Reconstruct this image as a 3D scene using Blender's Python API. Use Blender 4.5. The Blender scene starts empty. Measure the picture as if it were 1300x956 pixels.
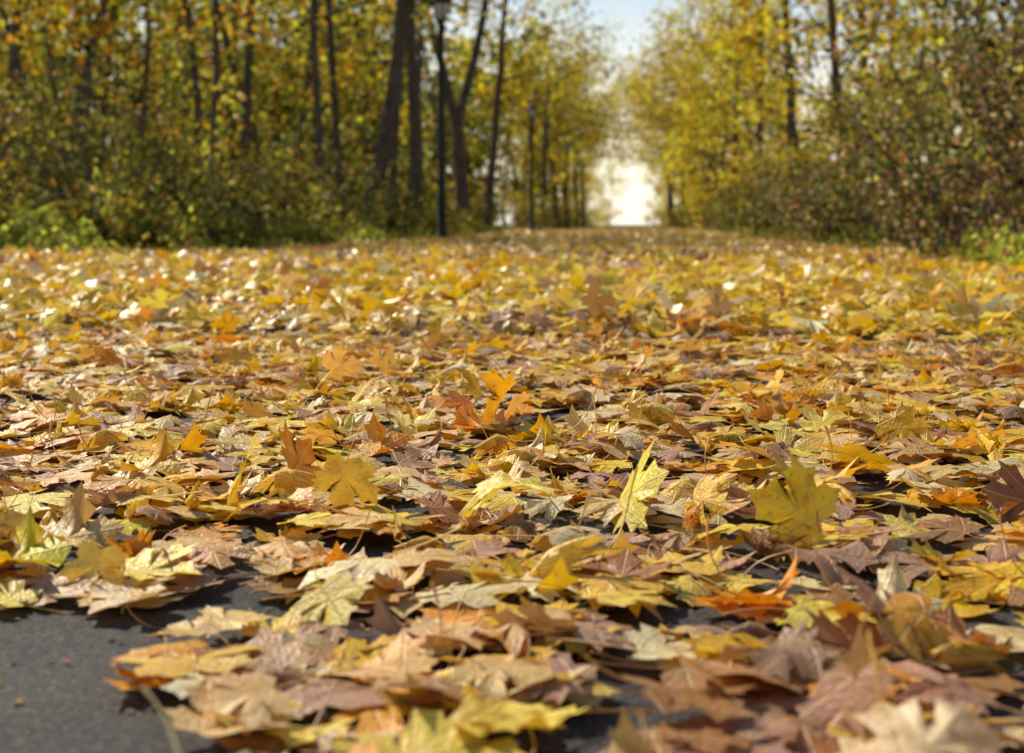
import bpy, math
import numpy as np
rng = np.random.default_rng(11)
scene = bpy.context.scene
SUN_AZ = math.radians(-44); SUN_EL = math.radians(38)

# ------------------------------------------------------------------ helpers
def smooth_noise(x, y, s, seed):
    """cheap value noise, numpy"""
    x = np.asarray(x, float)/s; y = np.asarray(y, float)/s
    xi = np.floor(x).astype(np.int64); yi = np.floor(y).astype(np.int64)
    fx = x-xi; fy = y-yi
    fx = fx*fx*(3-2*fx); fy = fy*fy*(3-2*fy)
    def h(a, b):
        n = (a*374761393 + b*668265263 + seed*1442695041) & 0xffffffff
        n = ((n ^ (n >> 13))*1274126177) & 0xffffffff
        return ((n ^ (n >> 16)) & 0xffff)/65535.0
    return (h(xi, yi)*(1-fx)+h(xi+1, yi)*fx)*(1-fy)+(h(xi, yi+1)*(1-fx)+h(xi+1, yi+1)*fx)*fy

def noise3(P, s, seed):
    """0..1 clumpy value for 3-D points"""
    a = smooth_noise(P[:, 0], P[:, 2]+3.1*P[:, 1], s, seed)
    b = smooth_noise(P[:, 1], P[:, 2]+2.3*P[:, 0], s, seed+1)
    return np.clip(0.5+(a+b-1.0)*0.95, 0, 1)

def ground_z(x, y):
    x = np.asarray(x, float); y = np.asarray(y, float)
    l = np.clip((-4.6-x)/6, 0, 1); r = np.clip((x-2.7)/4, 0, 1)
    l = l*l*(3-2*l); r = r*r*(3-2*r)
    n = smooth_noise(x, y, 2.3, 3)-0.3
    return l*(0.22+0.25*n) + r*(0.25+0.25*n) - 0.004*(1-np.clip(l+r, 0, 1))

def make_mesh(name, V, loops, counts, mat, col=None, luv=None, smooth=True):
    me = bpy.data.meshes.new(name)
    V = np.ascontiguousarray(V, np.float32)
    me.vertices.add(len(V)); me.vertices.foreach_set("co", V.ravel())
    me.loops.add(len(loops)); me.loops.foreach_set("vertex_index", np.asarray(loops, np.int32))
    counts = np.asarray(counts, np.int32)
    st = np.concatenate([[0], np.cumsum(counts)[:-1]]).astype(np.int32)
    me.polygons.add(len(counts)); me.polygons.foreach_set("loop_start", st)
    me.polygons.foreach_set("use_smooth", np.full(len(counts), smooth))
    me.update(calc_edges=True)
    if col is not None:
        a = me.attributes.new("lcol", 'FLOAT_COLOR', 'POINT')
        a.data.foreach_set("color", np.ascontiguousarray(col, np.float32).ravel())
    if luv is not None:
        a = me.attributes.new("luv", 'FLOAT_VECTOR', 'POINT')
        a.data.foreach_set("vector", np.ascontiguousarray(luv, np.float32).ravel())
    me.materials.append(mat)
    ob = bpy.data.objects.new(name, me)
    scene.collection.objects.link(ob)
    return ob

def rot_tilt(n, tilt, rng):
    yaw = rng.uniform(0, 2*np.pi, n); ax = rng.uniform(0, 2*np.pi, n)
    def Rz(a):
        R = np.zeros((n, 3, 3)); c, s = np.cos(a), np.sin(a)
        R[:, 0, 0] = c; R[:, 0, 1] = -s; R[:, 1, 0] = s; R[:, 1, 1] = c; R[:, 2, 2] = 1; return R
    def Rx(a):
        R = np.zeros((n, 3, 3)); c, s = np.cos(a), np.sin(a)
        R[:, 0, 0] = 1; R[:, 1, 1] = c; R[:, 1, 2] = -s; R[:, 2, 1] = s; R[:, 2, 2] = c; return R
    return Rz(ax) @ Rx(tilt) @ Rz(yaw)

def rand_rot(n, rng):
    q = rng.normal(size=(n, 4)); q /= np.linalg.norm(q, axis=1)[:, None]
    w, x, y, z = q.T
    R = np.empty((n, 3, 3))
    R[:, 0, 0] = 1-2*(y*y+z*z); R[:, 0, 1] = 2*(x*y-z*w); R[:, 0, 2] = 2*(x*z+y*w)
    R[:, 1, 0] = 2*(x*y+z*w); R[:, 1, 1] = 1-2*(x*x+z*z); R[:, 1, 2] = 2*(y*z-x*w)
    R[:, 2, 0] = 2*(x*z-y*w); R[:, 2, 1] = 2*(y*z+x*w); R[:, 2, 2] = 1-2*(x*x+y*y)
    return R

def pick(palette, weights, n, rng, jit=0.18):
    p = np.array(palette); w = np.array(weights, float); w /= w.sum()
    c = p[rng.choice(len(p), n, p=w)]
    c = c*np.exp(rng.normal(0, jit, (n, 1)))*np.exp(rng.normal(0, jit*0.3, (n, 3)))
    return np.clip(c, 0.005, 0.9)

# ------------------------------------------------------------------ materials
def new_mat(name):
    m = bpy.data.materials.new(name); m.use_nodes = True
    nt = m.node_tree; nt.nodes.clear()
    return m, nt, nt.nodes, nt.links

def N(nodes, t, **kw):
    n = nodes.new(t)
    for k, v in kw.items(): setattr(n, k, v)
    return n

def ramp(nodes, stops, interp='LINEAR'):
    r = nodes.new('ShaderNodeValToRGB'); r.color_ramp.interpolation = interp
    e = r.color_ramp.elements
    while len(e) < len(stops): e.new(0.5)
    for i, (p, c) in enumerate(stops):
        e[i].position = p; e[i].color = c if len(c) == 4 else (*c, 1)
    return r

def math_n(nodes, links, op, a, b=None, c=None, clamp=False):
    n = nodes.new('ShaderNodeMath'); n.operation = op; n.use_clamp = clamp
    for i, v in enumerate((a, b, c)):
        if v is None: continue
        if isinstance(v, (int, float)): n.inputs[i].default_value = v
        else: links.new(v, n.inputs[i])
    return n.outputs[0]

def mixc(nodes, links, fac, a, b, blend='MIX'):
    n = nodes.new('ShaderNodeMix'); n.data_type = 'RGBA'; n.blend_type = blend
    for i, v in ((0, fac), (6, a), (7, b)):
        if isinstance(v, (int, float)): n.inputs[i].default_value = v
        elif isinstance(v, tuple): n.inputs[i].default_value = (*v, 1)
        else: links.new(v, n.inputs[i])
    return n.outputs[2]

def fallen_leaf_material():
    m, nt, nd, lk = new_mat("fallen_leaf")
    at = N(nd, 'ShaderNodeAttribute', attribute_name='lcol')
    uv = N(nd, 'ShaderNodeAttribute', attribute_name='luv')
    sp = nd.new('ShaderNodeSeparateXYZ'); lk.new(uv.outputs['Vector'], sp.inputs[0])
    x, y = sp.outputs[0], sp.outputs[1]
    ax = math_n(nd, lk, 'ABSOLUTE', x)
    def vein(ang):
        a = math.radians(ang)
        t = math_n(nd, lk, 'MULTIPLY', ax, math.sin(a))
        u = math_n(nd, lk, 'MULTIPLY', y, math.cos(a))
        return math_n(nd, lk, 'ABSOLUTE', math_n(nd, lk, 'SUBTRACT', t, u))
    v = math_n(nd, lk, 'MINIMUM', ax, vein(43))
    v = math_n(nd, lk, 'MINIMUM', v, vein(-4))
    vm = nd.new('ShaderNodeMapRange'); vm.inputs[1].default_value = 0.004; vm.inputs[2].default_value = 0.018
    vm.inputs[3].default_value = 1; vm.inputs[4].default_value = 0; lk.new(v, vm.inputs[0])
    w = math_n(nd, lk, 'MULTIPLY', at.outputs['Alpha'], 60.0)
    cb = nd.new('ShaderNodeCombineXYZ'); lk.new(w, cb.inputs[2]); lk.new(w, cb.inputs[0])
    av = N(nd, 'ShaderNodeVectorMath', operation='ADD'); lk.new(uv.outputs['Vector'], av.inputs[0]); lk.new(cb.outputs[0], av.inputs[1])
    n1 = nd.new('ShaderNodeTexNoise'); n1.inputs['Scale'].default_value = 3.2; n1.inputs['Detail'].default_value = 2
    lk.new(av.outputs[0], n1.inputs['Vector'])
    n2 = nd.new('ShaderNodeTexNoise'); n2.inputs['Scale'].default_value = 15; n2.inputs['Detail'].default_value = 2
    lk.new(av.outputs[0], n2.inputs['Vector'])
    r1 = ramp(nd, [(0.3, (0.80, 0.68, 0.5)), (0.5, (1, 1, 1)), (0.7, (1.15, 1.15, 1.12))])
    lk.new(n1.outputs[0], r1.inputs[0])
    c = mixc(nd, lk, 1.0, at.outputs['Color'], r1.outputs[0], 'MULTIPLY')
    r2 = ramp(nd, [(0.62, (0, 0, 0)), (0.70, (1, 1, 1))]); lk.new(n2.outputs[0], r2.inputs[0])
    c = mixc(nd, lk, math_n(nd, lk, 'MULTIPLY', r2.outputs[0], 0.55), c, (0.28, 0.11, 0.025))
    vs = N(nd, 'ShaderNodeVectorMath', operation='DISTANCE'); vs.inputs[1].default_value = (0, 0.3, 0)
    lk.new(uv.outputs['Vector'], vs.inputs[0])
    e = math_n(nd, lk, 'ADD', vs.outputs['Value'], math_n(nd, lk, 'MULTIPLY', n1.outputs[0], 0.9))
    em = nd.new('ShaderNodeMapRange'); em.inputs[1].default_value = 1.06; em.inputs[2].default_value = 1.26
    em.inputs[3].default_value = 0; em.inputs[4].default_value = 0.6; lk.new(e, em.inputs[0])
    c = mixc(nd, lk, em.outputs[0], c, (0.40, 0.18, 0.04))
    # fine side veins fanning off the ribs
    sv = math_n(nd, lk, 'SINE', math_n(nd, lk, 'MULTIPLY', math_n(nd, lk, 'SUBTRACT', y, math_n(nd, lk, 'MULTIPLY', ax, 0.75)), 75.0))
    svm = nd.new('ShaderNodeMapRange'); svm.inputs[1].default_value = 0.86; svm.inputs[2].default_value = 1.0; lk.new(sv, svm.inputs[0])
    c = mixc(nd, lk, math_n(nd, lk, 'MULTIPLY', svm.outputs[0], 0.14), c, (0.42, 0.22, 0.05))
    c = mixc(nd, lk, math_n(nd, lk, 'MULTIPLY', vm.outputs[0], 0.45), c, (0.80, 0.57, 0.22))
    h = math_n(nd, lk, 'ADD', math_n(nd, lk, 'MULTIPLY', math_n(nd, lk, 'ADD', vm.outputs[0], math_n(nd, lk, 'MULTIPLY', svm.outputs[0], 0.5)), 0.5), n2.outputs[0])
    bp = nd.new('ShaderNodeBump'); bp.inputs['Strength'].default_value = 0.65; bp.inputs['Distance'].default_value = 0.003
    lk.new(h, bp.inputs['Height'])
    p = nd.new('ShaderNodeBsdfPrincipled'); lk.new(c, p.inputs['Base Color']); p.inputs['Roughness'].default_value = 0.45
    p.inputs['Specular IOR Level'].default_value = 0.4
    lk.new(bp.outputs[0], p.inputs['Normal'])
    t = nd.new('ShaderNodeBsdfTranslucent'); lk.new(mixc(nd, lk, 1.0, c, (1.2, 0.95, 0.45), 'MULTIPLY'), t.inputs[0])
    mx = nd.new('ShaderNodeMixShader'); mx.inputs[0].default_value = 0.27
    lk.new(p.outputs[0], mx.inputs[1]); lk.new(t.outputs[0], mx.inputs[2])
    o = nd.new('ShaderNodeOutputMaterial'); lk.new(mx.outputs[0], o.inputs[0])
    return m

def far_leaf_material():
    m, nt, nd, lk = new_mat("fallen_leaf_far")
    at = N(nd, 'ShaderNodeAttribute', attribute_name='lcol')
    p = nd.new('ShaderNodeBsdfPrincipled'); lk.new(at.outputs['Color'], p.inputs['Base Color'])
    p.inputs['Roughness'].default_value = 0.4; p.inputs['Specular IOR Level'].default_value = 0.45
    t = nd.new('ShaderNodeBsdfTranslucent'); lk.new(at.outputs['Color'], t.inputs[0])
    mx = nd.new('ShaderNodeMixShader'); mx.inputs[0].default_value = 0.3
    lk.new(p.outputs[0], mx.inputs[1]); lk.new(t.outputs[0], mx.inputs[2])
    o = nd.new('ShaderNodeOutputMaterial'); lk.new(mx.outputs[0], o.inputs[0])
    return m

def foliage_material(name, trans=0.45):
    m, nt, nd, lk = new_mat(name)
    at = N(nd, 'ShaderNodeAttribute', attribute_name='lcol')
    p = nd.new('ShaderNodeBsdfDiffuse'); lk.new(at.outputs['Color'], p.inputs['Color'])
    t = nd.new('ShaderNodeBsdfTranslucent'); lk.new(at.outputs['Color'], t.inputs[0])
    mx = nd.new('ShaderNodeMixShader'); mx.inputs[0].default_value = trans
    lk.new(p.outputs[0], mx.inputs[1]); lk.new(t.outputs[0], mx.inputs[2])
    o = nd.new('ShaderNodeOutputMaterial'); lk.new(mx.outputs[0], o.inputs[0])
    return m

def bark_material(name, dark, light):
    m, nt, nd, lk = new_mat(name)
    tc = nd.new('ShaderNodeTexCoord'); mp = nd.new('ShaderNodeMapping'); mp.inputs['Scale'].default_value = (9, 9, 1.6)
    lk.new(tc.outputs['Object'], mp.inputs[0])
    n = nd.new('ShaderNodeTexNoise'); n.inputs['Scale'].default_value = 2.2; n.inputs['Detail'].default_value = 4
    lk.new(mp.outputs[0], n.inputs['Vector'])
    r = ramp(nd, [(0.32, dark), (0.55, tuple((a+b)/2 for a, b in zip(dark, light))), (0.75, light)])
    lk.new(n.outputs[0], r.inputs[0])
    bp = nd.new('ShaderNodeBump'); bp.inputs['Strength'].default_value = 0.9; bp.inputs['Distance'].default_value = 0.03
    lk.new(n.outputs[0], bp.inputs['Height'])
    p = nd.new('ShaderNodeBsdfPrincipled'); p.inputs['Roughness'].default_value = 0.9
    lk.new(r.outputs[0], p.inputs['Base Color']); lk.new(bp.outputs[0], p.inputs['Normal'])
    o = nd.new('ShaderNodeOutputMaterial'); lk.new(p.outputs[0], o.inputs[0])
    return m

def ground_material():
    m, nt, nd, lk = new_mat("leaf_litter_soil")
    tc = nd.new('ShaderNodeTexCoord')
    v = nd.new('ShaderNodeTexVoronoi'); v.inputs['Scale'].default_value = 11
    lk.new(tc.outputs['Object'], v.inputs['Vector'])
    r = ramp(nd, [(0.0, (0.06, 0.035, 0.015)), (0.35, (0.18, 0.10, 0.04)), (0.6, (0.40, 0.26, 0.06)), (0.85, (0.16, 0.09, 0.04)), (1, (0.42, 0.30, 0.12))])
    sp = nd.new('ShaderNodeSeparateColor'); lk.new(v.outputs['Color'], sp.inputs[0]); lk.new(sp.outputs[0], r.inputs[0])
    n = nd.new('ShaderNodeTexNoise'); n.inputs['Scale'].default_value = 0.8; n.inputs['Detail'].default_value = 5
    lk.new(tc.outputs['Object'], n.inputs['Vector'])
    g = ramp(nd, [(0.5, (0, 0, 0)), (0.65, (1, 1, 1))]); lk.new(n.outputs[0], g.inputs[0])
    c = mixc(nd, lk, math_n(nd, lk, 'MULTIPLY', g.outputs[0], 0.4), r.outputs[0], (0.06, 0.08, 0.02))
    bp = nd.new('ShaderNodeBump'); bp.inputs['Strength'].default_value = 1; bp.inputs['Distance'].default_value = 0.04
    lk.new(v.outputs['Distance'], bp.inputs['Height'])
    p = nd.new('ShaderNodeBsdfPrincipled'); p.inputs['Roughness'].default_value = 0.9
    lk.new(c, p.inputs['Base Color']); lk.new(bp.outputs[0], p.inputs['Normal'])
    o = nd.new('ShaderNodeOutputMaterial'); lk.new(p.outputs[0], o.inputs[0])
    return m

def asphalt_material():
    m, nt, nd, lk = new_mat("asphalt")
    tc = nd.new('ShaderNodeTexCoord')
    v = nd.new('ShaderNodeTexVoronoi'); v.inputs['Scale'].default_value = 260
    lk.new(tc.outputs['Object'], v.inputs['Vector'])
    n = nd.new('ShaderNodeTexNoise'); n.inputs['Scale'].default_value = 3; n.inputs['Detail'].default_value = 8
    lk.new(tc.outputs['Object'], n.inputs['Vector'])
    nf = nd.new('ShaderNodeTexNoise'); nf.inputs['Scale'].default_value = 150; nf.inputs['Detail'].default_value = 4
    lk.new(tc.outputs['Object'], nf.inputs['Vector'])
    sp = nd.new('ShaderNodeSeparateColor'); lk.new(v.outputs['Color'], sp.inputs[0])
    r = ramp(nd, [(0, (0.027, 0.026, 0.027)), (0.75, (0.055, 0.052, 0.053)), (1, (0.12, 0.11, 0.10))]); lk.new(sp.outputs[0], r.inputs[0])
    r2 = ramp(nd, [(0.3, (0.6, 0.6, 0.6)), (0.7, (1.3, 1.22, 1.12))]); lk.new(n.outputs[0], r2.inputs[0])
    c = mixc(nd, lk, 1.0, r.outputs[0], r2.outputs[0], 'MULTIPLY')
    bp = nd.new('ShaderNodeBump'); bp.inputs['Strength'].default_value = 0.7; bp.inputs['Distance'].default_value = 0.003
    lk.new(nf.outputs[0], bp.inputs['Height'])
    p = nd.new('ShaderNodeBsdfPrincipled'); p.inputs['Roughness'].default_value = 0.85; p.inputs['Specular IOR Level'].default_value = 0.25
    lk.new(c, p.inputs['Base Color']); lk.new(bp.outputs[0], p.inputs['Normal'])
    o = nd.new('ShaderNodeOutputMaterial'); lk.new(p.outputs[0], o.inputs[0])
    return m

def simple_mat(name, col, rough, metal=0.0, trans=0.0):
    m, nt, nd, lk = new_mat(name)
    n = nd.new('ShaderNodeTexNoise'); n.inputs['Scale'].default_value = 20
    r = ramp(nd, [(0.3, tuple(c*0.75 for c in col)), (0.7, tuple(min(1, c*1.2) for c in col))]); lk.new(n.outputs[0], r.inputs[0])
    p = nd.new('ShaderNodeBsdfPrincipled'); p.inputs['Roughness'].default_value = rough
    p.inputs['Metallic'].default_value = metal; p.inputs['Transmission Weight'].default_value = trans
    lk.new(r.outputs[0], p.inputs['Base Color'])
    o = nd.new('ShaderNodeOutputMaterial'); lk.new(p.outputs[0], o.inputs[0])
    return m

M_LEAF = fallen_leaf_material()
M_LEAFF = far_leaf_material()
M_FOL = foliage_material("tree_foliage", 0.5)
M_SHR = foliage_material("shrub_foliage", 0.45)
M_BARK = bark_material("bark", (0.03, 0.022, 0.017), (0.20, 0.15, 0.11))
M_TWIG = bark_material("twig_bark", (0.05, 0.035, 0.025), (0.30, 0.22, 0.15))

# ------------------------------------------------------------------ ground + road
gx = np.unique(np.concatenate([[-1500, -600, -250, -120, -80], np.arange(-60, 60.1, 0.75), [80, 120, 250, 600, 1500]]))
gy = np.unique(np.concatenate([[-800, -200, -60, -30], np.arange(-15, 200.1, 1.0), [230, 300, 500, 900, 2500]]))
X, Y = np.meshgrid(gx, gy, indexing='ij')
Z = ground_z(X, Y)
V = np.stack([X, Y, Z], -1).reshape(-1, 3)
i, j = np.meshgrid(np.arange(len(gx)-1), np.arange(len(gy)-1), indexing='ij')
a = (i*len(gy)+j).ravel()
F = np.stack([a, a+len(gy), a+len(gy)+1, a+1], -1)
make_mesh("ground", V, F.ravel(), np.full(len(F), 4), ground_material())
V = []; F = []
ys = np.concatenate([np.arange(-12, 60, 0.5), np.arange(60, 330, 5)])
for k, yy in enumerate(ys):
    el = -4.1 + 0.12*(smooth_noise([0.0], [yy], 1.7, 5)[0]-0.5); er = 2.35 + 0.12*(smooth_noise([9.0], [yy], 1.7, 6)[0]-0.5)
    V += [(el, yy, 0.001), (-1, yy, 0.004), (er, yy, 0.001)]
    if k: b = 3*k; F += [(b-3, b-2, b+1, b), (b-2, b-1, b+2, b+1)]
F = np.array(F)
make_mesh("asphalt_path", np.array(V), F.ravel(), np.full(len(F), 4), asphalt_material())

# ------------------------------------------------------------------ fallen leaves
HALF = [(0, 0), (0.10, -0.08), (0.22, -0.15), (0.31, -0.07), (0.52, -0.04), (0.46, 0.07), (0.50, 0.17), (0.39, 0.20),
        (0.50, 0.29), (0.68, 0.35), (0.60, 0.45), (0.69, 0.65), (0.52, 0.60), (0.40, 0.68), (0.32, 0.56), (0.22, 0.48),
        (0.22, 0.64), (0.30, 0.76), (0.15, 0.82), (0, 1.02)]
HALF_LO = [(0, 0), (0.26, -0.12), (0.50, 0.0), (0.38, 0.22), (0.66, 0.42), (0.62, 0.64), (0.2, 0.50), (0.24, 0.75), (0, 1.0)]
HALF_XLO = [(0, -0.05), (0.5, 0.0), (0.34, 0.24), (0.66, 0.6), (0.2, 0.55), (0, 1.0)]

def bend(P, k, ang):
    c, s = math.cos(ang), math.sin(ang)
    u = P[:, 0]*c+P[:, 1]*s; v = -P[:, 0]*s+P[:, 1]*c; z = P[:, 2]
    if abs(k) > 1e-3:
        r = 1/k - z
        nu = np.sin(k*u)*r; nz = 1/k-np.cos(k*u)*r
    else: nu, nz = u, z
    return np.stack([nu*c-v*s, nu*s+v*c, nz], -1)

def leaf_template(half, rings, rg, petiole=True, curl=1.0):
    right = np.array(half); left = right[1:-1][::-1]*[-1, 1]
    o = np.vstack([right, left])
    o = o + rg.normal(0, 0.014, o.shape)
    o[:, 0] *= np.where(o[:, 0] > 0, rg.uniform(0.85, 1.12), rg.uniform(0.85, 1.12))
    hub = np.array([0, 0.28]); n = len(o)
    P = [hub]
    for s in rings: P += list(hub+(o-hub)*s)
    P = np.array(P); luv = np.column_stack([P, np.zeros(len(P))])
    loops = []; cnt = []
    for k in range(n):
        k2 = (k+1) % n
        loops += [0, 1+k, 1+k2]; cnt.append(3)
        for q in range(1, len(rings)):
            b0 = 1+(q-1)*n; b1 = 1+q*n
            loops += [b0+k, b1+k, b1+k2, b0+k2]; cnt.append(4)
    d = P-hub; r = np.hypot(d[:, 0], d[:, 1]); th = np.arctan2(d[:, 1], d[:, 0])
    z = rg.normal(0, 0.06*curl)*np.sin(2*th+rg.uniform(0, 6))*r*1.5
    z += 0.12*curl*np.sin(rg.integers(5, 8)*th+rg.uniform(0, 6))*r**2
    z += 0.08*curl*np.sin(11*th+rg.uniform(0, 6))*r**2
    z += rg.uniform(-0.25, 0.35)*curl*np.abs(d[:, 0])
    z += rg.uniform(-0.9, 0.6)*curl*r**3
    Q = np.column_stack([d, z])
    nb = len(Q)
    if petiole:
        L = rg.uniform(0.6, 1.1); kb = rg.uniform(-0.5, 0.5); kz = rg.uniform(-0.1, 0.3)
        ns = 6; rad = 0.012
        base = len(Q); pv = []
        for q in range(ns+1):
            t = q/ns
            cx = kb*(t*t)*L; cy = -0.28+0.02-t*L; cz = z[1]*(1-t)+kz*math.sin(t*2.2)*L*0.5
            rr = rad*(1.6 if q == ns else 1)
            for w in range(3):
                aa = w*2.094
                pv.append((cx+rr*math.cos(aa), cy, cz+rr*math.sin(aa)))
        Q = np.vstack([Q, pv]); luv = np.vstack([luv, np.tile([0.0, 0.15, 0], (len(pv), 1))])
        for q in range(ns):
            for w in range(3):
                w2 = (w+1) % 3; b = base+q*3
                loops += [b+w, b+w2, b+3+w2, b+3+w]; cnt.append(4)
    Q = bend(Q, rg.normal(0, 0.9*curl)+1e-4, rg.uniform(0, 3.14))
    if rg.random() < 0.4: Q = bend(Q, rg.normal(0, 1.3*curl)+1e-4, rg.uniform(0, 3.14))
    return dict(V=Q, luv=luv, loops=np.array(loops), cnt=np.array(cnt), nb=nb)

def scatter(name, tmpls, pos, R, scale, col, mat, ground_rest=False, smooth=True):
    n = len(pos); idx = rng.integers(0, len(tmpls), n)
    VV, LL, CC, COL, UV = [], [], [], [], []; off = 0
    rnd = rng.random(n)
    for t, T in enumerate(tmpls):
        sel = np.where(idx == t)[0]
        if not len(sel): continue
        W = np.einsum('nij,mj->nmi', R[sel], T['V'])*scale[sel][:, None, None]
        if ground_rest:
            mz = W[:, :T['nb'], 2].min(1)*0.8
            W[:, :, 2] -= mz[:, None]
        W += pos[sel][:, None, :]
        m = len(T['V'])
        VV.append(W.reshape(-1, 3))
        LL.append((T['loops'][None]+(off+np.arange(len(sel))*m)[:, None]).ravel())
        CC.append(np.tile(T['cnt'], len(sel)))
        c = np.column_stack([col[sel], rnd[sel]])
        COL.append(np.repeat(c, m, 0)); UV.append(np.tile(T['luv'], (len(sel), 1)))
        off += m*len(sel)
    return make_mesh(name, np.vstack(VV), np.concatenate(LL), np.concatenate(CC), mat, np.vstack(COL), np.vstack(UV), smooth)

#       gold               light yellow        tan                 pale cream          brown              orange             lemon               mauve brown
PAL = [(0.90, 0.54, 0.012), (0.90, 0.65, 0.07), (0.78, 0.50, 0.17), (0.88, 0.68, 0.35), (0.42, 0.19, 0.06), (0.82, 0.34, 0.012), (0.88, 0.68, 0.03), (0.50, 0.28, 0.17)]
W_NEAR = [0.25, 0.18, 0.20, 0.14, 0.08, 0.04, 0.04, 0.07]
W_MID = [0.42, 0.27, 0.10, 0.10, 0.03, 0.03, 0.04, 0.01]
W_FAR = [0.28, 0.17, 0.19, 0.13, 0.11, 0.04, 0.02, 0.06]

def leaf_positions(y0, y1, dens, xl, xr, gap=True):
    xa = min(xl(y0), xl(y1)); xb = max(xr(y0), xr(y1))
    n = int((xb-xa)*(y1-y0)*dens)
    x = rng.uniform(xa, xb, n); y = rng.uniform(y0, y1, n)
    k = (x > xl(y)) & (x < xr(y))
    x, y = x[k], y[k]
    if gap:
        d = 0.65*smooth_noise(x, y, 0.26, 21)+0.35*smooth_noise(x, y, 0.12, 22)
        cover = 0.74+0.26*np.clip((y-1.7)/1.0, 0.0, 1)
        cover = cover - 0.52*np.clip((-x-0.27)*5, 0, 1)*np.clip((1.54-y)*7, 0, 1)
        thr = 1-np.clip(cover, 0.02, 1)
        p = np.clip((d-thr*0.98+0.04)*3.6, 0.03, 1)
        k = rng.random(len(x)) < p
        x, y = x[k], y[k]
    return x, y

def layer(name, y0, y1, dens, xl, xr, tm, w, smin, smax, tilt_s, stack, gap=True, steep=0.03, mat=None):
    x, y = leaf_positions(y0, y1, dens, xl, xr, gap)
    n = len(x)
    h = smooth_noise(x, y, 0.35, 40)*0.6+smooth_noise(x, y, 0.9, 41)*0.6
    z = np.maximum(ground_z(x, y), 0.004)+0.002 + rng.random(n)**1.3*stack*(0.35+h)
    tilt = np.abs(rng.normal(0, tilt_s, n)); tilt = np.where(rng.random(n) < steep, rng.uniform(0.5, 1.2, n), tilt)
    flip = rng.random(n) < 0.35
    R = rot_tilt(n, tilt+np.where(flip, np.pi, 0), rng)
    sc = rng.uniform(smin, smax, n)
    col = pick(PAL, w, n, rng, 0.12)
    g = col.mean(1)[:, None]
    col = np.where(flip[:, None], col*0.90+g*0.11+np.array([0.03, 0.018, 0.005]), col)
    # patches where older brown leaves gather
    br = smooth_noise(x, y, 1.3, 61) > 0.62
    br &= rng.random(n) < 0.3
    col[br] = pick(PAL, [0, 0, 3, 1, 4, 1, 0, 3], int(br.sum()), rng, 0.15)
    return scatter(name, tm, np.column_stack([x, y, z]), R, sc, np.clip(col, 0, .92), mat or M_LEAF, True)

T_HI = [leaf_template(HALF, (0.5, 1.0), np.random.default_rng(100+i), i % 3 != 1, c) for i, c in enumerate([0.15, 0.25, 0.3, 0.4, 0.5, 0.6, 0.3, 0.7, 0.8, 0.9, 1.1, 0.4, 0.6, 0.8, 1.4, 0.35])]
T_MD = [leaf_template(HALF, (1.0,), np.random.default_rng(200+i), True if i < 2 else False, c) for i, c in enumerate([0.4, 0.6, 0.7, 0.8, 1.0, 1.3, 0.6, 1.1])]
T_LO = [leaf_template(HALF_LO, (1.0,), np.random.default_rng(300+i), False, 1.2) for i in range(6)]
T_XL = [leaf_template(HALF_XLO, (1.0,), np.random.default_rng(400+i), False, 1.2) for i in range(4)]

L = layer("fallen_leaves", 0.7, 5.0, 310, lambda y: -0.46*y-0.8, lambda y: 0.28*y+0.8, T_HI, W_NEAR, 0.056, 0.102, 0.13, 0.020, True, 0.035)
parts = [L]
parts.append(layer("leaf_layer_mid", 5.0, 14.0, 175, lambda y: np.maximum(-0.46*y-1.3, -7.2), lambda y: np.minimum(0.28*y+1.2, 3.4), T_MD, W_MID, 0.068, 0.11, 0.36, 0.07, False, 0.12, M_LEAFF))
parts.append(layer("leaf_layer_far", 14.0, 40.0, 80, lambda y: -7.6+0*y, lambda y: 3.8+0*y, T_LO, W_FAR, 0.08, 0.12, 0.42, 0.05, False, 0.1, M_LEAFF))
parts.append(layer("leaf_layer_distant", 40.0, 150.0, 22, lambda y: -7+0*y, lambda y: 4+0*y, T_XL, W_FAR, 0.12, 0.18, 0.5, 0.04, False, 0.1, M_LEAFF))
x = rng.uniform(-2.0, 1.8, 1500); y = rng.uniform(0.8, 4, 1500); n = len(x)
parts.append(scatter("leaf_crumbs", T_LO, np.column_stack([x, y, np.full(n, 0.005)]), rot_tilt(n, np.abs(rng.normal(0, .3, n)), rng),
                     rng.uniform(0.003, 0.012, n), pick(PAL, [0, 1, 3, 1, 6, 1, 0, 4], n, rng)*0.7, M_LEAF, True))
for p_ in parts[1:]: p_.parent = L

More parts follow.
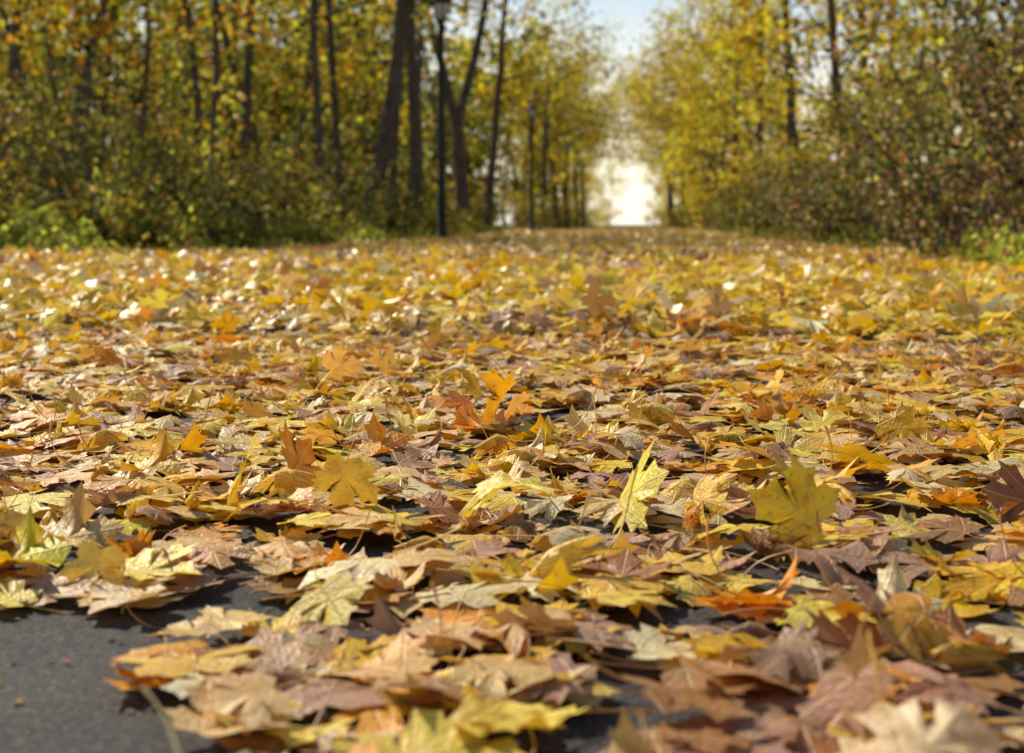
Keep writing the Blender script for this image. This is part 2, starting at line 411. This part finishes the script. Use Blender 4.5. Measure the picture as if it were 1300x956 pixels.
# ------------------------------------------------------------------ woody plants
class Wood:
    def __init__(s): s.V = []; s.L = []; s.n = 0
    def tube(s, pts, rad, sides=6):
        pts = np.asarray(pts, float); k = len(pts)
        t = np.gradient(pts, axis=0); t /= np.linalg.norm(t, axis=1)[:, None]+1e-9
        ref = np.where(np.abs(t[:, 2:3]) > 0.9, [[1., 0, 0]], [[0, 0, 1.]])
        u = np.cross(t, ref); u /= np.linalg.norm(u, axis=1)[:, None]+1e-9
        for q in range(1, k):
            u[q] = u[q-1]-t[q]*np.dot(u[q-1], t[q]); u[q] /= np.linalg.norm(u[q])+1e-9
        v = np.cross(t, u)
        a = np.arange(sides)*2*np.pi/sides
        ring = pts[:, None]+np.asarray(rad)[:, None, None]*(np.cos(a)[None, :, None]*u[:, None]+np.sin(a)[None, :, None]*v[:, None])
        s.V.append(ring.reshape(-1, 3))
        q, w = np.meshgrid(np.arange(k-1), np.arange(sides), indexing='ij'); w2 = (w+1) % sides
        F = np.stack([q*sides+w, q*sides+w2, (q+1)*sides+w2, (q+1)*sides+w], -1).reshape(-1, 4)+s.n
        s.L.append(F); s.n += k*sides
    def obj(s, name, mat):
        F = np.vstack(s.L)
        return make_mesh(name, np.vstack(s.V), F.ravel(), np.full(len(F), 4), mat)

def path(base, d, L, n, wob, rg, up=0.0):
    d = np.array(d, float); d /= np.linalg.norm(d); p = np.array(base, float); pts = [p.copy()]
    for _ in range(n):
        d = d+rg.normal(0, wob, 3)+[0, 0, up]; d /= np.linalg.norm(d); p = p+d*L/n; pts.append(p.copy())
    return np.array(pts)

def grow_tree(W, base, H, r, rg, lean=(0, 0), start=0.3, nb=16, fork=None, sides=8, nsec=4, spread=0.24, low=0, reach=0):
    tips = []
    tr = path(np.array(base)-[0, 0, 0.15], (lean[0], lean[1], 1), H, 12, 0.05, rg, 0.03)
    t = np.linspace(0, 1, len(tr)); rad = r*(1-0.85*t)+0.01; rad[0] *= 1.45
    leaders = [(tr, rad)]
    if fork:
        k = max(2, int(fork/H*12))
        for sgn in (1, -1):
            f = path(tr[k], (sgn*0.28, rg.uniform(-.1, .1), 1), H-fork, 9, 0.05, rg, 0.04)
            leaders.append((f, rad[k]*0.8*(1-0.85*np.linspace(0, 1, len(f)))+0.01))
        leaders[0] = (tr[:k+1], rad[:k+1])
    for pts, rd in leaders: W.tube(pts, rd, sides)
    crown = leaders[1:] if fork else leaders
    for q in range(nb+low):
        pts, rd = crown[q % len(crown)]
        s = (start+(1-start)*((q+0.5)/nb)*0.97) if not fork else rg.uniform(0.3, 0.97)
        if q >= nb: s = rg.uniform(start*0.5, start); pts, rd = leaders[0]; s = min(s, 0.95)
        f = s*(len(pts)-1); k = min(int(f), len(pts)-2); b = pts[k]+(pts[k+1]-pts[k])*(f-k)
        az = q*2.4+rg.uniform(-.5, .5); el = rg.uniform(0.15, 0.7)
        Lb = H*spread*rg.uniform(0.6, 1.2)*(1-0.45*s)*(0.6 if q >= nb else 1)
        if reach and q % 2 == 0:      # long limbs growing out towards the light over the path
            az = (0 if reach > 0 else math.pi)+rg.uniform(-.6, .6); Lb = abs(reach)*rg.uniform(0.7, 1.15)
        br = path(b, (math.cos(az)*math.cos(el), math.sin(az)*math.cos(el), math.sin(el)), Lb, 5, 0.16, rg, 0.0)
        r0 = max(0.012, rd[k]*0.38)
        W.tube(br, r0*(1-0.8*np.linspace(0, 1, 6)), 4)
        for z in range(nsec):
            ff = rg.uniform(0.3, 1); k2 = min(int(ff*5), 4)
            sd = (br[k2+1]-br[k2]); sd = sd/np.linalg.norm(sd)+rg.normal(0, 0.55, 3)
            sb = path(br[k2], sd, Lb*rg.uniform(0.3, 0.6), 3, 0.2, rg, -0.05)
            W.tube(sb, r0*0.35*np.array([1, .7, .5, .2]), 3)
            tips += [sb[1], sb[2], sb[3], (sb[2]+sb[3])/2]
        tips += [br[-1], br[-2]]
    return np.array(tips)

def quad_leaf(w, fold):
    V = np.array([(0, -0.5, 0), (w, 0.05, fold), (0, 0.5, 0), (-w, 0.05, fold)])
    return dict(V=V, luv=np.zeros_like(V), loops=np.array([0, 1, 2, 0, 2, 3]), cnt=np.array([3, 3]), nb=4)
T_Q = [quad_leaf(0.36, 0.12), quad_leaf(0.45, 0.05), quad_leaf(0.3, 0.2)]

def foliage(name, tips, per, sig, size, pal, wt, mat, tm, jit=0.25, zmin=0.02, cs=1.1, gaps=0.35, wt2=None, con=1.3):
    tips = np.asarray(tips)
    v = noise3(tips, cs, 70)                       # clump field: gaps and dense masses
    keep = rng.random(len(tips)) < np.clip(1-gaps+(v-0.35)*2.2, 0.12, 1)
    tips = tips[keep]
    n = len(tips)*per
    c = np.repeat(tips, per, 0)
    p = c+rng.normal(0, 1, (n, 3))*np.array([sig, sig, sig*0.75])
    gz = ground_z(p[:, 0], p[:, 1])
    p = p[p[:, 2] > gz+zmin]; n = len(p)
    col = pick(pal, wt, n, rng, jit)
    if wt2 is None:
        w2 = np.array(wt, float)[::-1]*0.5+np.array(wt, float)*0.5
    else: w2 = wt2
    c2 = pick(pal, w2, n, rng, jit)
    u = noise3(p, cs*1.6, 90)
    col = np.where((u > 0.56)[:, None], c2, col)
    b = noise3(p, cs*0.8, 120)
    col = col*np.exp((b-0.5)*con)[:, None]
    return scatter(name, tm, p, rand_rot(n, rng), rng.uniform(0.65, 1.3, n)*size, np.clip(col, 0, .85), mat, False, False)

YEL = [(0.86, 0.54, 0.02), (0.78, 0.54, 0.035), (0.86, 0.62, 0.12), (0.38, 0.34, 0.04), (0.76, 0.34, 0.025), (0.12, 0.15, 0.025)]
WY_GOLD = [6, 4, 2, 1.4, 1.6, 0.4]
WY_GREEN = [2, 2.5, 1, 4, 0.6, 5]
ORG = [2, 2, 1, 1, 5, 1]

def tree(name, x, y, H, r, seed, lean=(0, 0), start=0.3, nb=16, fork=None, wt=WY_GOLD, per=9, size=0.19, sig=0.32, low=3, spread=0.24, mat=None, gaps=0.35, wt2=None, reach=0):
    rg = np.random.default_rng(seed); W = Wood()
    z = float(ground_z(x, y))
    tips = grow_tree(W, (x, y, z), H, r, rg, lean, start, nb, fork, 9, 4, spread, low, reach)
    root = bpy.data.objects.new(name, None); scene.collection.objects.link(root); root.location = (0, 0, 0)
    t = W.obj("trunk_and_limbs", mat or M_BARK); t.parent = root
    f = foliage("crown_leaves", tips, per, sig, size, YEL, wt, M_FOL, T_Q, gaps=gaps, wt2=wt2 or [4, 4, 2, 3, 1.5, 1.5]); f.parent = root
    return root

LEFT = [(-7.1, 38, 17, .25, (.14, 0), None, WY_GREEN), (-7.7, 46, 16, .16, (.07, 0), None, WY_GOLD), (-6.4, 42, 17, .22, (.05, 0), None, WY_GREEN),
        (-9.3, 60, 16, .14, (.02, 0), None, WY_GOLD), (-5.9, 50, 16, .25, (.0, 0), 4.5, WY_GOLD), (-5.8, 56, 16, .18, (.12, 0), None, WY_GOLD),
        (-7.5, 34, 14, .11, (.02, 0), None, WY_GREEN), (-9.9, 36, 15, .15, (-.03, 0), None, WY_GREEN), (-12.6, 30, 14, .13, (.24, 0), None, ORG),
        (-12.9, 28.5, 14, .11, (.08, 0), None, ORG), (-9.2, 45, 15, .15, (-.05, 0), None, WY_GOLD), (-9.8, 33, 11, .08, (.04, 0), None, ORG),
        (-12.3, 40, 13, .12, (-.06, 0), None, WY_GOLD), (-11.0, 27.5, 9, .06, (-.10, 0), None, ORG)]
for k, (x, y, H, r, ln, fk, wt) in enumerate(LEFT):
    tree("offscreen_dapple_tree", x, y, H, r, 500+k, ln, 0.36, 14, fk, wt, per=6, size=0.19, low=1, spread=0.22, wt2=ORG if x < -9 else None)
RIGHT = [(5.2, 45, 15, .18, (-.05, 0), WY_GOLD), (4.9, 56, 15, .17, (-.06, 0), WY_GOLD), (4.7, 66, 15, .2, (-.05, 0), WY_GOLD), (5.3, 35, 13, .13, (-.03, 0), WY_GOLD),
         (4.9, 77, 14, .2, (-.06, 0), WY_GOLD), (7.4, 30, 12, .13, (0, 0), WY_GREEN), (8.3, 50, 16, .2, (-.05, 0), WY_GOLD)]
for k, (x, y, H, r, ln, wt) in enumerate(RIGHT):
    tree("offscreen_dapple_tree", x, y, H, r, 600+k, ln, 0.18, 19, None, wt, per=11, size=0.19, low=6, spread=0.23, reach=-2.6 if y > 60 else 0)
# upright trees whose limbs meet over the path further on
ARCH = [(-5.6, 90, 12, .02), (4.6, 88, 12, -.03), (-5.2, 101, 12.5, .04), (4.5, 104, 12.5, -.02), (-5.0, 114, 13, .0), (4.4, 119, 13, -.04), (-4.9, 130, 13.5, .03), (4.2, 137, 13.5, -.03), (-4.9, 150, 14, .02), (4.3, 158, 14, -.02)]
for k, (x, y, H, ln) in enumerate(ARCH):
    tree("offscreen_dapple_tree", x, y, H, .2, 650+k, (ln, 0), 0.44, 20, None, WY_GREEN if k == 0 else WY_GOLD, per=9, size=0.23, sig=0.5, low=0, spread=0.28, gaps=0.1, reach=5.2*(1 if x < 0 else -1))
for k, (x, y) in enumerate([(-17, 19), (-22, 14)]):  # sparse trees added out of view to dapple the leaf carpet
    tree("offscreen_dapple_tree", x, y, 12, .16, 700+k, (0, 0), 0.45, 9, None, WY_GOLD, per=3, size=0.18)

def woodland(name, pts, seed, wt, per, size, hr=(11, 17), sig=0.45, start=(.2, .4), gaps=0.3, wt2=None, rr=(.06, .2)):
    W = Wood(); rg = np.random.default_rng(seed); tips = []
    for (x, y) in pts:
        z = float(ground_z(x, y)); H = rg.uniform(*hr)
        tips.append(grow_tree(W, (x, y, z), H, rg.uniform(*rr), rg, (rg.normal(0, .09), rg.normal(0, .05)), rg.uniform(*start), 9, None, 6, 3, 0.26, 2))
    root = bpy.data.objects.new(name, None); scene.collection.objects.link(root)
    W.obj("trunks", M_BARK).parent = root
    foliage("leaves", np.vstack(tips), per, sig, size, YEL, wt, M_FOL, T_Q, gaps=gaps, cs=2.0, wt2=wt2 or [2, 2, 1, 3, 3, 3], con=1.8).parent = root
def area_pts(n, x0, x1, y0, y1, rg, cond=None):
    out = []
    while len(out) < n:
        x, y = rg.uniform(x0, x1), rg.uniform(y0, y1)
        if cond and not cond(x, y): continue
        if all((x-a)**2+(y-b)**2 > 2.2 for a, b in out): out.append((x, y))
    return out
rg = np.random.default_rng(5)
woodland("woodland_trees", area_pts(90, -42, -11, 31, 105, rg), 1, [1, 2, 1, 4, 1.5, 8], 5, 0.27, wt2=[2, 1.5, 1, 3, 5, 4])
woodland("woodland_trees", area_pts(28, 9, 30, 24, 130, rg), 2, [4, 3, 1, 3, 1, 2], 5, 0.27)
woodland("woodland_trees", area_pts(20, -10, -6.5, 95, 190, rg)+area_pts(16, 5.5, 9, 95, 190, rg), 3, WY_GOLD, 6, 0.34)
woodland("woodland_trees", area_pts(80, -95, -13, 95, 170, rg)+area_pts(26, 12, 65, 135, 190, rg), 4, [.6, 1, .3, 3, 1, 8], 8, 0.62, (15, 22), 0.8, (.06, .12), 0.0, [1, 1, .5, 3, 1, 5])
# trees beyond the avenue's end; pale leaf colours carry their sunlit glow
woodland("woodland_trees", [(-5.6, 205), (5.6, 210), (-6.0, 222), (6.2, 226), (-8, 240), (8, 244), (-4.2, 275), (4.6, 282)], 6, [4, 5, 8, .5, .1, 0], 14, 0.30, (12, 15), 0.7, (.08, .12), 0.0, [3, 5, 8, 0, 0, 0], (.08, .12))

# ------------------------------------------------------------------ shrubs
GRN = [(0.05, 0.07, 0.016), (0.14, 0.16, 0.028), (0.34, 0.30, 0.045), (0.72, 0.48, 0.05), (0.28, 0.14, 0.05), (0.52, 0.38, 0.20)]
def shrub(name, x, y, h, rad, seed, wt, per=7, size=0.075, nst=22, sig=0.14, arch=1.0, wt2=None):
    rg = np.random.default_rng(seed); W = Wood(); tips = []
    z = float(ground_z(x, y))
    for s in range(nst):
        a = rg.uniform(0, 6.283); b0 = rad*0.45*math.sqrt(rg.random())
        bx, by = x+b0*math.cos(a), y+b0*math.sin(a)
        out = rg.uniform(0.1, 0.85)*arch*rad/h*1.4
        L = h*rg.uniform(0.4, 1.35)
        st = path((bx, by, z-0.05), (math.cos(a)*out, math.sin(a)*out, 1), L, 6, 0.15, rg, -0.07)
        W.tube(st, 0.018*(1-0.8*np.linspace(0, 1, 7)), 4)
        for q in range(8):
            f = rg.uniform(0.08, 1.0)*6; k = min(int(f), 5)
            dd = rg.normal(0, 1, 3); dd[2] = abs(dd[2])*0.5
            tw = path(st[k]+(st[k+1]-st[k])*(f-k), dd, rg.uniform(0.25, 0.7)*rad*0.7, 3, 0.25, rg, -0.03)
            W.tube(tw, 0.007*np.array([1, .8, .6, .3]), 3)
            if rg.random() < 0.9: tips += [tw[1], tw[2], tw[3]]
    root = bpy.data.objects.new(name, None); scene.collection.objects.link(root)
    W.obj("stems", M_TWIG).parent = root
    foliage("leaves", np.array(tips), per, sig, size, GRN, wt, M_SHR, T_Q, 0.35, cs=0.6, gaps=0.5, wt2=wt2, con=1.8).parent = root

rg = np.random.default_rng(77)
k = 0
WG = [6, 5, 2, 0.5, .6, 0.3]; WB = [3.5, 2, 1, 0.4, 3, 2]; WYL = [2, 4, 5, 3, 1, 1]
W2G = [2, 3, 5, 4, 1, .6]; W2B = [1, 2, 3, 1, 2, 5]
for (x, y, h, rad, w_) in [(-8.0, 15.6, 1.2, 1.2, WG), (-6.5, 18.0, .8, 1.0, WYL), (-9.8, 18.5, 2.4, 1.7, WG), (-6.4, 20.5, 1.1, 1.1, WG), (-11.8, 22, 3.4, 1.8, WYL), (-5.9, 23.8, .8, .9, WYL), (-8.9, 23.5, 2.7, 1.6, WG),
                      (-6.2, 27, 1.9, 1.2, WYL), (-9.0, 28, 1.9, 1.6, WG), (-11.5, 26, 3.8, 1.8, WYL), (-5.7, 30.5, .8, 0.9, WG), (-6.0, 34, 1.6, 1.1, WG), (-8.7, 32, 1.6, 1.5, WB), (-5.8, 38.5, .8, 1.1, WYL), (-6.1, 43, 1.3, 1.2, WG), (-6.2, 49, 1.0, 1.3, WYL), (-6.6, 56, 1.4, 1.5, WG), (-14, 27, 3.6, 2, WYL)]:
    shrub("shrub", x, y, h, rad, 900+k, w_, 9, 0.085, wt2=W2G); k += 1
for (x, y, h, rad, w_) in [(4.2, 10.6, 2.2, 1.2, WG), (4.0, 12.8, 3.3, 1.4, WB), (5.6, 12.2, 3.6, 1.6, WB), (4.0, 15.3, 3.1, 1.4, WB), (5.9, 15.6, 4.4, 1.8, WB), (4.0, 18.0, 3.2, 1.5, WB), (4.0, 21.2, 2.4, 1.4, WG), (6.2, 20, 4.4, 1.9, WB), (4.0, 24.5, 2.0, 1.4, WB), (6.4, 25, 3.4, 2, WB),
                      (4.0, 28, 1.8, 1.4, WG), (4.1, 32, 2.1, 1.5, WB), (4.2, 37, 1.6, 1.5, WG), (4.2, 42.5, 1.7, 1.5, WYL), (4.3, 49, 1.8, 1.6, WG), (4.4, 57, 1.9, 1.7, WYL), (4.5, 67, 2.0, 1.8, WG)]:
    shrub("shrub", x, y, h, rad, 900+k, w_, 9, 0.075, 30, 0.16, wt2=W2B if y < 40 else W2G); k += 1

def undergrowth(name, pts, hmax, per, size, wt, seed, sig=0.35, wt2=None):
    rg = np.random.default_rng(seed); W = Wood(); tips = []
    for (x, y) in pts:
        z = float(ground_z(x, y)); h = rg.uniform(0.4, 1)*hmax
        for s in range(4):
            st = path((x+rg.normal(0, .3), y+rg.normal(0, .3), z-.05), (rg.normal(0, .35), rg.normal(0, .35), 1), h, 5, 0.15, rg)
            W.tube(st, 0.016*(1-0.8*np.linspace(0, 1, 6)), 3)
            tips += list(st[1:])
            for q in range(3):
                tips.append(st[rg.integers(1, 6)]+rg.normal(0, .4, 3))
    root = bpy.data.objects.new(name, None); scene.collection.objects.link(root)
    W.obj("stems", M_TWIG).parent = root
    foliage("leaves", np.array(tips), per, sig, size, GRN, wt, M_SHR, T_Q, 0.3, cs=1.4, wt2=wt2 or [2, 3, 4, 4, 2, 1], con=1.8).parent = root
undergrowth("undergrowth", area_pts(140, -38, -8.5, 26, 90, rg), 3.6, 6, 0.16, [5, 4, 3, 1.5, 2, 1], 31)
undergrowth("undergrowth", area_pts(95, -45, -10, 46, 105, rg), 9.0, 9, 0.28, [9, 5, 2, 1, 2, .4], 34, 0.6, [5, 4, 4, 3, 2, .5])
undergrowth("undergrowth", area_pts(60, 7, 22, 22, 110, rg), 4.5, 6, 0.16, [4, 3, 3, 2, 3, 2], 32)
undergrowth("undergrowth", area_pts(60, -8, -4.9, 72, 190, rg)+area_pts(60, 3.5, 8, 60, 190, rg), 2.6, 8, 0.18, [3, 4, 4, 4, 2, 1], 33)

def weeds(name, pts, seed, wt, size=0.075, hm=.42):
    rg = np.random.default_rng(seed); tips = []
    for (x, y) in pts:
        z = float(ground_z(x, y)); h = rg.uniform(.08, hm)
        for q in range(4): tips.append((x+rg.normal(0, .12), y+rg.normal(0, .12), z+h*rg.random()))
    pal = [(0.14, 0.20, 0.03), (0.30, 0.36, 0.05), (0.54, 0.54, 0.09), (0.75, 0.56, 0.1), (0.26, .16, .06)]
    foliage(name, np.array(tips), 7, 0.07, size, pal, wt, M_SHR, T_Q, 0.25, gaps=0, wt2=[2, 4, 4, 1, .5])
def vp(n, x0, x1, y0, y1, s=0.48):
    x = rg.uniform(x0, x1, n); y = rg.uniform(y0, y1, n)
    kk = smooth_noise(x, y, 1.2, 55) > s
    return list(zip(x[kk], y[kk]))
weeds("weeds", vp(520, -8.5, -5.5, 14.4, 22, .42), 41, [3, 5, 4, 1.2, 1], 0.085, .5)
weeds("weeds", vp(420, -6.2, -5.0, 22, 60), 43, [4, 4, 3, 1.2, 1])
weeds("weeds", vp(190, 2.9, 4.2, 8.5, 14)+vp(200, 3.0, 4.0, 14, 60), 42, [3, 3, 1, 1, 3])
def grass(name, pts, seed):
    n = len(pts); p = np.array(pts); z = ground_z(p[:, 0], p[:, 1])
    T = []
    r2 = np.random.default_rng(seed)
    for q in range(4):
        b = r2.uniform(.1, .5)
        V = np.array([(-.02, 0, 0), (.02, 0, 0), (.015, b*.3, .5), (-.015, b*.3, .5), (0, b, .95)])
        T.append(dict(V=V, luv=np.zeros_like(V), loops=np.array([0, 1, 2, 3, 3, 2, 4]), cnt=np.array([4, 3]), nb=5))
    R = rot_tilt(n, np.abs(rng.normal(0, .25, n)), rng)
    scatter(name, T, np.column_stack([p, z]), R, rng.uniform(.10, .3, n), pick([(0.12, 0.16, .03), (.26, .27, .06), (.45, .38, .16)], [3, 3, 3], n, rng), M_SHR)
grass("grass", vp(4000, -8.5, -6.0, 14.8, 24)+vp(3500, -7, -5.2, 26, 60)+vp(900, 3.0, 4.2, 9, 40), 9)

# ------------------------------------------------------------------ street lamps
M_POLE = simple_mat("painted_pole", (0.014, 0.016, 0.015), 0.7, 0.0)
M_GLASS = simple_mat("lantern_glass", (0.55, 0.57, 0.55), 0.25)
def lathe(name, prof, mat, sides=20):
    V = []; F = []
    for z, r in prof:
        for s in range(sides):
            a = s*2*math.pi/sides; V.append((r*math.cos(a), r*math.sin(a), z))
    for k in range(len(prof)-1):
        for s in range(sides):
            s2 = (s+1) % sides; F += [k*sides+s, k*sides+s2, (k+1)*sides+s2, (k+1)*sides+s]
    return make_mesh(name, np.array(V), F, np.full(len(F)//4, 4), mat)
def lamp(x, y):
    root = bpy.data.objects.new("street_lamp", None); scene.collection.objects.link(root)
    root.location = (x, y, float(ground_z(x, y))-0.02)
    ps = [lathe("pole", [(0, .13), (.04, .13), (.05, .115), (1.0, .11), (1.06, .095), (3.5, .086), (5.28, .075), (5.3, .09), (5.36, .09), (5.38, .06)], M_POLE),
          lathe("lantern_glass", [(5.38, .06), (5.40, .13), (5.80, .19), (5.82, .19)], M_GLASS),
          lathe("lantern_cap", [(5.80, .19), (5.81, .29), (5.84, .29), (5.93, .19), (6.0, .08), (6.04, .03), (6.10, .035), (6.12, 0.001)], M_POLE),
          lathe("lantern_collar", [(5.36, .09), (5.385, .14), (5.43, .15), (5.44, .12)], M_POLE)]
    for q in range(4):
        a = q*math.pi/2+.4; W = Wood()
        W.tube([(math.cos(a)*.135, math.sin(a)*.135, 5.40), (math.cos(a)*.168, math.sin(a)*.168, 5.6), (math.cos(a)*.197, math.sin(a)*.197, 5.81)], [.016]*3, 5)
        ps.append(W.obj("lantern_rib", M_POLE))
    for p in ps: p.parent = root
for y in (35, 67, 99, 131): lamp(-4.65 if y < 90 else -4.4, y)

# ------------------------------------------------------------------ light, sky, camera
w = bpy.data.worlds.new("World"); scene.world = w; w.use_nodes = True
nt = w.node_tree; nt.nodes.clear()
sky = nt.nodes.new('ShaderNodeTexSky'); sky.sky_type = 'NISHITA'; sky.sun_disc = False
sky.sun_elevation = SUN_EL; sky.sun_rotation = SUN_AZ % (2*math.pi); sky.dust_density = 1.0
# white haze mixed into the sky colour near the horizon, brightening the far opening
tc = nt.nodes.new('ShaderNodeTexCoord'); sx = nt.nodes.new('ShaderNodeSeparateXYZ'); nt.links.new(tc.outputs['Generated'], sx.inputs[0])
mr = nt.nodes.new('ShaderNodeMapRange'); mr.interpolation_type = 'SMOOTHSTEP'
mr.inputs[1].default_value = 0.0; mr.inputs[2].default_value = 0.20; mr.inputs[3].default_value = 0.95; mr.inputs[4].default_value = 0.0
nt.links.new(sx.outputs[2], mr.inputs[0])
hz = mixc(nt.nodes, nt.links, mr.outputs[0], sky.outputs[0], (11.5, 10.6, 8.6))
bg = nt.nodes.new('ShaderNodeBackground'); bg.inputs[1].default_value = 0.12
o = nt.nodes.new('ShaderNodeOutputWorld'); nt.links.new(hz, bg.inputs[0]); nt.links.new(bg.outputs[0], o.inputs[0])
from mathutils import Vector
sd = bpy.data.lights.new("sun", 'SUN'); sd.energy = 5.0; sd.angle = math.radians(0.5); sd.color = (1.0, 0.90, 0.72)
so = bpy.data.objects.new("sun", sd); scene.collection.objects.link(so)
dirv = Vector((math.sin(SUN_AZ)*math.cos(SUN_EL), math.cos(SUN_AZ)*math.cos(SUN_EL), math.sin(SUN_EL)))
so.rotation_euler = dirv.to_track_quat('Z', 'Y').to_euler(); so.location = dirv*60
cd = bpy.data.cameras.new("camera"); cd.lens = 50; cd.sensor_width = 36; cd.clip_start = 0.05; cd.clip_end = 5000
cd.shift_y = -0.0346; cd.dof.use_dof = True; cd.dof.focus_distance = 2.35; cd.dof.aperture_fstop = 4.8
co = bpy.data.objects.new("camera", cd); scene.collection.objects.link(co)
co.location = (0, 0, 0.42); co.rotation_euler = (math.radians(90-4.69), 0, math.radians(4.75))
scene.camera = co
scene.view_settings.view_transform = 'Standard'; scene.view_settings.look = 'None'; scene.view_settings.exposure = 0
print("verts", sum(len(m.vertices) for m in bpy.data.meshes))
